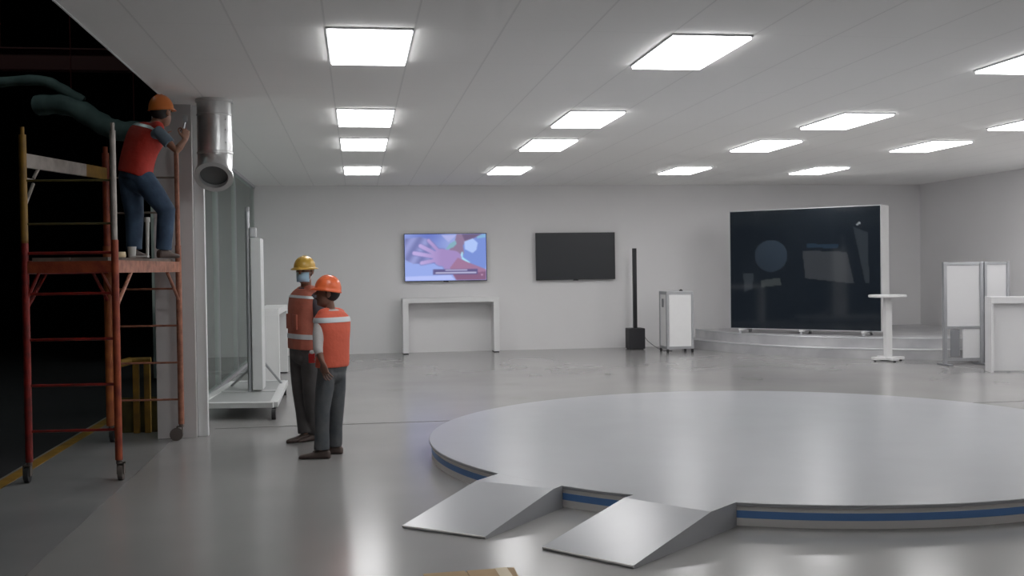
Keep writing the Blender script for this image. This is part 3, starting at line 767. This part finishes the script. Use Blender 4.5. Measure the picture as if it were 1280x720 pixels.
for x in (-3.4, 1.2):
    bm = bmesh.new(); tube(bm, [(x, 0, .15), (x, 0, 5.4)], .02, 8); finish('hanger', bm, 'maroon', t2)

# ------------------------------------------------------------------ carton at the bottom edge
t = thing('cardboard_box', 'flat brown cardboard box at the bottom edge of the view', 'box', (.53, 5.00, 0), math.radians(3))
bm = bmesh.new(); box(bm, -.225, .20, -.17, .17, 0, .145, .003); finish('carton', bm, 'card', t)
bm = bmesh.new(); vs = [bm.verts.new(p) for p in ((-.225, -.17, .148), (-.02, -.17, .149), (-.02, .17, .149), (-.225, .17, .148))]; bm.faces.new(vs)
r_ = bmesh.ops.extrude_face_region(bm, geom=list(bm.faces)); bmesh.ops.translate(bm, vec=(0, 0, .003), verts=[v for v in r_['geom'] if isinstance(v, bmesh.types.BMVert)]); finish('flap', bm, 'card', t)
bm = bmesh.new(); vs = [bm.verts.new(p) for p in ((-.01, -.17, .148), (.205, -.17, .148), (.225, .165, .150), (-.01, .17, .148))]; bm.faces.new(vs)
r_ = bmesh.ops.extrude_face_region(bm, geom=list(bm.faces)); bmesh.ops.translate(bm, vec=(0, 0, .004), verts=[v for v in r_['geom'] if isinstance(v, bmesh.types.BMVert)]); finish('flap', bm, 'card', t)
bm = bmesh.new(); box(bm, .13, .19, -.172, .172, .153, .1545); finish('packing_tape', bm, 'tape', t)

# ------------------------------------------------------------------ people
def person(label, loc, J, mats, face, headdir, tilt=0.0, mask=False, stripes=(), sleeve=.55, sc=1.0, handdir=None, gripR=False, tb=1.0, fs=1.0, hat=(.126, .112, .126)):
    root = thing('person', label, 'person', loc); O = V(loc)
    L_ = {k: V(v) - O for k, v in J.items() if len(v) == 3}
    F = V((*face, 0)).normalized(); Rv = V((F.y, -F.x, 0))        # Rv: the person's right
    hf = V((*headdir, 0)).normalized(); hs = V((hf.y, -hf.x, 0)); hu = V((0, 0, 1))
    if tilt: rot = Matrix.Rotation(tilt, 3, hs); hf = rot @ hf; hu = rot @ hu
    pel, chest, neck, hc = L_['pelvis'], L_['chest'], L_['neck'], L_['head']
    spine_dir = (neck - pel).normalized(); B = (F - spine_dir * F.dot(spine_dir)).normalized(); A = spine_dir.cross(B).normalized()
    if A.dot(Rv) < 0: A = -A
    def torso(grow, lo=0.0, hi=1.0, N=14, wsh=1.0):
        prof = [(-.10, .150, .105), (0, .168, .118), (.18, .160, .118), (.40, .160, .118), (.62, .178, .122), (.78, .190, .115), (.88, .170, .098), (.95, .110, .078), (1.0, .066, .066)]
        secs = []
        for i in range(N + 1):
            u = lo + (hi - lo) * i / N
            for (a, ra, rb), (b, rc, rd) in zip(prof, prof[1:]):
                if a <= u <= b + 1e-6: k = (u - a) / (b - a); ra_, rb_ = ra + (rc - ra) * k, rb + (rd - rb) * k; break
            # spine as quadratic through pelvis, chest, neck
            w = max(0, u); c = pel * (1 - w) ** 2 + (chest * 2 - pel * .5 - neck * .5) * 2 * w * (1 - w) + neck * w * w
            if u < 0: c = pel + (neck - pel) * u
            secs.append((c, A, B, ra_ * sc + grow, rb_ * sc + grow, .88))
        return secs
    # body
    bm = bmesh.new(); loft(bm, torso(-.004, -.1, 1.0), 28)
    tube(bm, [neck - spine_dir * .06, neck + (hc - neck) * .35, hc - hu * .04], [.062 * sc, .054 * sc, .056 * sc], 14, round_end=True)
    ell(bm, hc + hu * .022 - hf * .008, hs, hf, hu, .077, .097, .100, 24, 16)
    ell(bm, hc - hu * .045 + hf * .018, hs, hf, hu, .060, .070, .082, 20, 12)
    ell(bm, hc - hu * .098 + hf * .052, hs, hf, hu, .028, .026, .022, 12, 8)
    tube(bm, [hc + hf * .085 + hu * .012, hc + hf * .104 - hu * .022], [.008, .0115], 10, round_end=True)
    tube(bm, [hc + hf * .082 + hu * .030 - hs * .035, hc + hf * .090 + hu * .028, hc + hf * .082 + hu * .030 + hs * .035], .010, 8, round_end=True)
    tube(bm, [hc + hf * .080 - hu * .058 - hs * .020, hc + hf * .088 - hu * .058, hc + hf * .080 - hu * .058 + hs * .020], .009, 8, round_end=True)
    for s in (-1, 1):
        ell(bm, hc + hs * s * .078 - hu * .008 - hf * .005, hs, hf, hu, .011, .020, .032, 10, 8)
    arms = {}
    for sd in 'RL':
        sh, elb, wr = L_['sh' + sd], L_['el' + sd], L_['wr' + sd]
        tube(bm, [chest.lerp(sh, .6), sh, sh.lerp(elb, .5), elb, elb.lerp(wr, .35), wr], [.05 * sc, .052 * sc, .046 * sc, .038 * sc, .039 * sc, .025 * sc], 14, round_end=True)
        # hand
        d = L_.get('hd' + sd, wr + (wr - elb).normalized() * .1) - wr; d.normalize()
        pn = L_['pn' + sd] + O if 'pn' + sd in L_ else V((0, 0, 0))
        inward = pn if pn.length > .1 else (chest - wr); inward = (inward - d * inward.dot(d)).normalized()
        th = d.cross(inward).normalized(); thF = F if abs(d.z) > .6 and not gripR else V((0, 0, 1))
        if th.dot(thF) < 0: th = -th
        pc = wr + d * .055
        loft(bm, [(wr - d * .01, th, inward, .024, .018), (wr + d * .02, th, inward, .033, .017), (wr + d * .06, th, inward, .040, .016), (wr + d * .092, th, inward, .038, .013)], 14)
        curl = 1.0 if (gripR and sd == 'R') else .35
        for i, (off, ln) in enumerate(((.029, .070), (.0095, .078), (-.0105, .073), (-.030, .058))):
            b0 = wr + d * .082 + th * off; p1 = b0 + (d * math.cos(curl * .8) + inward * math.sin(curl * .8)) * ln * .5 + th * off * .32
            p2 = p1 + th * off * .15 + (d * math.cos(curl * 1.7) + inward * math.sin(curl * 1.7)) * ln * .32; p3 = p2 + (d * math.cos(curl * 2.3) + inward * math.sin(curl * 2.3)) * ln * .28
            tube(bm, [b0, p1, p2, p3], [.0082, .0078, .0072, .0062], 8, round_end=True)
        t0 = wr + d * .025 + th * .026; t1 = t0 + (d * .6 + th * .7 + inward * .3).normalized() * .036; t2_ = t1 + (d * .85 + th * .2 + inward * .45).normalized() * .030
        tube(bm, [t0, t1, t2_], [.013, .011, .009], 8, round_end=True)
    for sd in 'RL':
        hp, kn, an = L_['hip' + sd], L_['kn' + sd], L_['an' + sd]
        tube(bm, [pel.lerp(hp, .6), hp, hp.lerp(kn, .5), kn, kn.lerp(an, .35), an], [.08 * sc, .084 * sc, .070 * sc, .052 * sc, .052 * sc, .034], 16, round_end=True)
        ft = V((*J['ft' + sd], 0)).normalized()
        tube(bm, [an - ft * .02 - V((0, 0, .035)), an + ft * .07 - V((0, 0, .058)), an + ft * .14 - V((0, 0, .064))], [.028, .018, .012], 10, round_end=True)
    remesh('body', bm, mats['skin'], root, .005, 2, .4)
    # trousers
    bm = bmesh.new(); loft(bm, torso(.009, -.1, .17, 6), 28); ell(bm, pel - V((0, 0, .075)), A, B, V((0, 0, 1)), .155 * sc, .120 * sc, .10 * sc)
    for sd in 'RL':
        hp, kn, an = L_['hip' + sd], L_['kn' + sd], L_['an' + sd]
        k2 = kn.lerp(an, .5)
        tube(bm, [pel.lerp(hp, .55) - V((0, 0, .01)), hp, hp.lerp(kn, .5), kn, k2, an.lerp(kn, .12), an.lerp(kn, -.02) + V((0, 0, .0))],
             [.098 * sc * tb, .102 * sc * tb, .092 * sc * tb, .078 * sc * tb, .071 * sc * tb, .068, .069], 20)
    remesh('trousers', bm, mats['trousers'], root, .009, 3)
    # shoes
    for sd in 'RL':
        an = L_['an' + sd]; ft = V((*J['ft' + sd], 0)).normalized(); sdv = V((-ft.y, ft.x, 0)); zb = an.z - .085
        bm = bmesh.new(); secs = []
        for s, w, h in ((-.075, .022, .05), (-.06, .034, .075), (-.02, .038, .085), (.03, .040, .075), (.09, .047, .052), (.15, .046, .042), (.185, .034, .034), (.20, .014, .022)):
            c = V((an.x, an.y, zb)) + ft * s * fs + V((0, 0, h / 2)); secs.append((c, sdv, V((0, 0, 1)), w, h / 2, .75))
        loft(bm, secs, 18); remesh('shoe', bm, mats['shoe'], root, .006, 2)
    # shirt
    bm = bmesh.new(); loft(bm, torso(.006, .05, 1.0), 28)
    for sd in 'RL':
        sh, elb, wr = L_['sh' + sd], L_['el' + sd], L_['wr' + sd]
        if sleeve <= 1: pts = [chest.lerp(sh, .6), sh, sh.lerp(elb, sleeve * .5), sh.lerp(elb, sleeve)]; rs = [.060 * sc, .066 * sc, .062 * sc, .060 * sc]
        else: pts = [chest.lerp(sh, .6), sh, sh.lerp(elb, .5), elb, elb.lerp(wr, (sleeve - 1) * .5), elb.lerp(wr, sleeve - 1)]; rs = [.062 * sc, .066 * sc, .062 * sc, .054 * sc, .048 * sc, .042 * sc]
        tube(bm, pts, rs, 18)
    remesh('shirt', bm, mats['shirt'], root, .008, 3)
    # vest
    bm = bmesh.new(); loft(bm, torso(.022, -.02, .97, 16), 32)
    for sd in 'RL':
        sh = L_['sh' + sd]; tube(bm, [neck + (sh - neck) * .2 - V((0, 0, .015)), neck.lerp(sh, .62) + V((0, 0, .012))], [.068 * sc, .070 * sc], 14, round_end=True)
    vest = remesh('safety_vest', bm, mats['vest'], root, .009, 3)
    for lo, hi in stripes:
        s1 = torso(.026, lo, hi, 3); s0 = torso(.012, lo, hi, 3); bm = bmesh.new()
        R1 = loft(bm, s1, 40, False); R0 = loft(bm, s0, 40, False)
        for a, b in ((R1[0], R0[0]), (R1[-1], R0[-1])):
            for k in range(40): bm.faces.new((a[k], a[(k + 1) % 40], b[(k + 1) % 40], b[k]))
        o = finish('reflective_stripe', bm, 'reflect', vest, True); o['label'] = 'silver reflective stripe'
    # hair at nape, hard hat
    bm = bmesh.new(); ell(bm, hc + hu * .018 - hf * .014, hs, hf, hu, .081, .098, .092, 20, 12)
    bmesh.ops.bisect_plane(bm, geom=bm.verts[:] + bm.edges[:] + bm.faces[:], plane_co=hc + hf * .018 + hu * .0, plane_no=(hf * 1.0 - hu * .45).normalized(), clear_outer=True)
    finish('hair', bm, 'hair', root, True)
    bm = bmesh.new(); n = 36; rings = []; hb = hc + hu * .034; hz = hu
    for q in range(9):
        ph = (PI / 2) * q / 8.0; rr = math.cos(ph); zz = math.sin(ph)
        ridge = 0
        if q == 8: rings.append([bm.verts.new(hb + hz * hat[0])]); continue
        rings.append([bm.verts.new(hb + hs * .100 * rr * math.cos(2 * PI * k / n) + hf * .117 * rr * math.sin(2 * PI * k / n) + hz * (hat[0] * zz + (.006 if abs(math.cos(2 * PI * k / n)) < .13 else 0))) for k in range(n)])
    brim = [bm.verts.new(hb + hs * hat[1] * math.cos(2 * PI * k / n) + hf * (hat[2] + (.034 * max(0, math.sin(2 * PI * k / n)) ** 2)) * math.sin(2 * PI * k / n) - hz * (.012 + .010 * max(0, math.sin(2 * PI * k / n)))) for k in range(n)]
    for k in range(n): bm.faces.new((brim[k], brim[(k + 1) % n], rings[0][(k + 1) % n], rings[0][k]))
    for Aq, Bq in zip(rings, rings[1:]):
        for k in range(n):
            if len(Bq) == 1: bm.faces.new((Aq[k], Aq[(k + 1) % n], Bq[0]))
            else: bm.faces.new((Aq[k], Aq[(k + 1) % n], Bq[(k + 1) % n], Bq[k]))
    o = finish('hard_hat', bm, mats['hat'], root, True)
    md = o.modifiers.new('solid', 'SOLIDIFY'); md.thickness = .005; md.offset = -1
    # eyes and mouth
    for s in (-1, 1):
        bm = bmesh.new(); ell(bm, hc + hf * .086 + hs * s * .030 + hu * .006, hs, hf, hu, .013, .007, .007, 12, 8); finish('eye', bm, 'eye', root, True)
    if mask:
        bm = bmesh.new(); g = []
        for i in range(9):
            row = []
            for j in range(13):
                a = (j - 6) / 6 * 1.15; v = i / 8
                rr = .080 + .022 * math.sin(PI * v) * math.cos(a) ** 2
                row.append(bm.verts.new(hc + hs * math.sin(a) * .072 + hf * (.008 + rr * math.cos(a)) + hu * (-.012 - .092 * v) - hf * (.02 * max(0, v - .7))))
            g.append(row)
        for i in range(8):
            for j in range(12): bm.faces.new((g[i][j], g[i][j + 1], g[i + 1][j + 1], g[i + 1][j]))
        o = finish('face_mask', bm, 'mask', root, True); md = o.modifiers.new('solid', 'SOLIDIFY'); md.thickness = .003
        bm = bmesh.new()
        for s in (-1, 1):
            for dz in (-.018, -.09): tube(bm, [hc + hs * s * .068 + hf * .045 + hu * dz, hc + hs * s * .086 - hf * .01 - hu * .02], .0018, 6)
        finish('ear_loop', bm, 'white', o)
    else:
        bm = bmesh.new(); tube(bm, [hc + hf * .084 - hu * .058 - hs * .022, hc + hf * .096 - hu * .058, hc + hf * .084 - hu * .058 + hs * .022], .005, 8, round_end=True); finish('lips', bm, 'maroon', root, True)
    return root, L_, B, A, torso, vest

# worker A, facing the viewer
A_, LA, BA, AA, torA, vestA = person('worker in yellow hard hat, blue face mask and faded orange vest, facing the viewer', (-.52, 10.30, 0), dict(
    pelvis=(-.515, 10.34, .90), chest=(-.505, 10.32, 1.22), neck=(-.475, 10.34, 1.475), head=(-.49, 10.31, 1.635),
    shR=(-.565, 10.47, 1.375), elR=(-.56, 10.56, 1.12), wrR=(-.47, 10.53, .93),
    shL=(-.385, 10.20, 1.385), elL=(-.335, 10.16, 1.12), wrL=(-.345, 10.06, .93),
    hipR=(-.565, 10.41, .87), knR=(-.56, 10.41, .48), anR=(-.515, 10.37, .085), hipL=(-.455, 10.28, .87), knL=(-.455, 10.28, .48), anL=(-.43, 10.40, .085),
    ftR=(-.85, -.55), ftL=(-.8, -.6)), dict(skin='skin', trousers='trouA', shirt='shirtA', vest='vestA', shoe='shoe', hat='hatY'),
    (-.85, -.53), (-.40, -.92), mask=True, stripes=((.13, .20), (.79, .84)), sleeve=.95, sc=.93, hat=(.112, .130, .140))
for s in (-1, 1):
    c = torA(.026, .38, .40, 1)[0]; cen = V(c[0]) + BA * (c[4] - .010) + AA * s * .060
    bm = bmesh.new(); loft(bm, [(cen - V((0, 0, .07)), AA, BA, .040, .012, .7), (cen + V((0, 0, .07)), AA, BA, .040, .012, .7)], 16); finish('pocket', bm, 'vestA', vestA)
bm = bmesh.new(); p0 = V((-.43, 10.14, .82)) - V((-.52, 10.30, 0)); box(bm, p0.x - .03, p0.x + .03, p0.y - .03, p0.y + .02, p0.z - .05, p0.z + .04, .008); o = finish('belt_pouch', bm, 'redplastic', A_); o['label'] = 'red pouch on the belt'
bm = bmesh.new(); ell(bm, p0 + V((.005, -.03, .055)), (1, 0, 0), (0, 1, 0), (0, 0, 1), .025, .012, .018, 10, 8); finish('key_tag', bm, 'white', A_)

# worker B, back to the viewer, head turned to A
person('shorter worker in orange hard hat and coral vest over pale sleeves, back to the viewer', (-.24, 9.45, 0), dict(
    pelvis=(-.225, 9.45, .80), chest=(-.215, 9.44, 1.07), neck=(-.232, 9.45, 1.295), head=(-.258, 9.45, 1.435),
    shL=(-.335, 9.37, 1.20), elL=(-.340, 9.29, .96), wrL=(-.300, 9.25, .84), hdL=(-.275, 9.24, .74),
    shR=(-.115, 9.55, 1.20), elR=(-.13, 9.64, .97), wrR=(-.22, 9.68, .86),
    hipL=(-.275, 9.41, .77), knL=(-.315, 9.38, .42), anL=(-.325, 9.37, .085), hipR=(-.185, 9.50, .77), knR=(-.195, 9.52, .42), anR=(-.22, 9.58, .085),
    ftL=(-.98, .1), ftR=(-.9, .2)), dict(skin='skin_dark', trousers='trouB', shirt='shirtB', vest='vestB', shoe='shoe', hat='hatO'),
    (-.6, .8), (-.96, -.1), tilt=.17, stripes=((.74, .84),), sleeve=1.35, sc=.80, tb=1.08)

# worker C, on the scaffold
person('worker in amber hard hat, red vest and blue jeans reaching up on the scaffold', (-1.85, 9.8, ZP), dict(
    pelvis=(-1.925, 9.80, 2.50), chest=(-1.87, 9.83, 2.76), neck=(-1.755, 9.84, 2.955), head=(-1.700, 9.86, 3.065),
    shR=(-1.70, 9.70, 2.87), elR=(-1.545, 9.66, 2.70), wrR=(-1.475, 9.68, 2.80), hdR=(-1.465, 9.70, 2.90), pnR=(-.6, .7, 0),
    shL=(-1.92, 9.96, 2.86), elL=(-1.84, 10.10, 2.70), wrL=(-1.76, 10.18, 2.82), hdL=(-1.74, 10.22, 2.92), pnL=(.6, .6, 0),
    hipR=(-1.85, 9.76, 2.47), knR=(-1.655, 9.74, 2.18), anR=(-1.69, 9.78, ZP + .085), hipL=(-1.98, 9.86, 2.47), knL=(-1.95, 9.86, 2.15), anL=(-1.955, 9.84, ZP + .085),
    ftL=(.5, .85), ftR=(.55, .8)), dict(skin='skin', trousers='trouC', shirt='shirtC', vest='vestC', shoe='shoe', hat='hatC'),
    (.6, .8), (.55, .82), tilt=.12, stripes=((.83, .90),), sleeve=.62, sc=.88, gripR=True, tb=1.18, fs=.9)
bm = bmesh.new(); tube(bm, [(-1.50, 9.71, 2.86), (-1.478, 9.715, 2.96)], [.010, .009], 8); box(bm, -1.495, -1.457, 9.712, 9.716, 2.96, 3.02)
tag(finish('putty_knife', bm, 'alu', None), 'small putty knife held up in the hand of the worker on the scaffold', 'tool')

# ------------------------------------------------------------------ dim fill light added for the factory side
fl = bpy.data.lights.new('factory_fill', 'AREA'); fl.energy = 35; fl.size = 1.2; fl.color = (.75, .95, .92)
fo = bpy.data.objects.new('factory_fill', fl); COL.objects.link(fo); fo.location = (-5, 10.5, 8.5); fo.rotation_euler = (math.radians(15), math.radians(10), 0)
w = bpy.data.worlds.new('world'); S.world = w; w.use_nodes = True
w.node_tree.nodes['Background'].inputs[0].default_value = (.6, .65, .7, 1); w.node_tree.nodes['Background'].inputs[1].default_value = 0.0

S.view_settings.view_transform = 'Standard'; S.view_settings.look = 'None'
S.view_settings.exposure = 0; S.view_settings.gamma = 1; S.view_settings.use_curve_mapping = False
S.cycles.max_bounces = 10; S.cycles.diffuse_bounces = 6; S.cycles.glossy_bounces = 5; S.cycles.transparent_max_bounces = 10
S.cycles.sample_clamp_indirect = 4
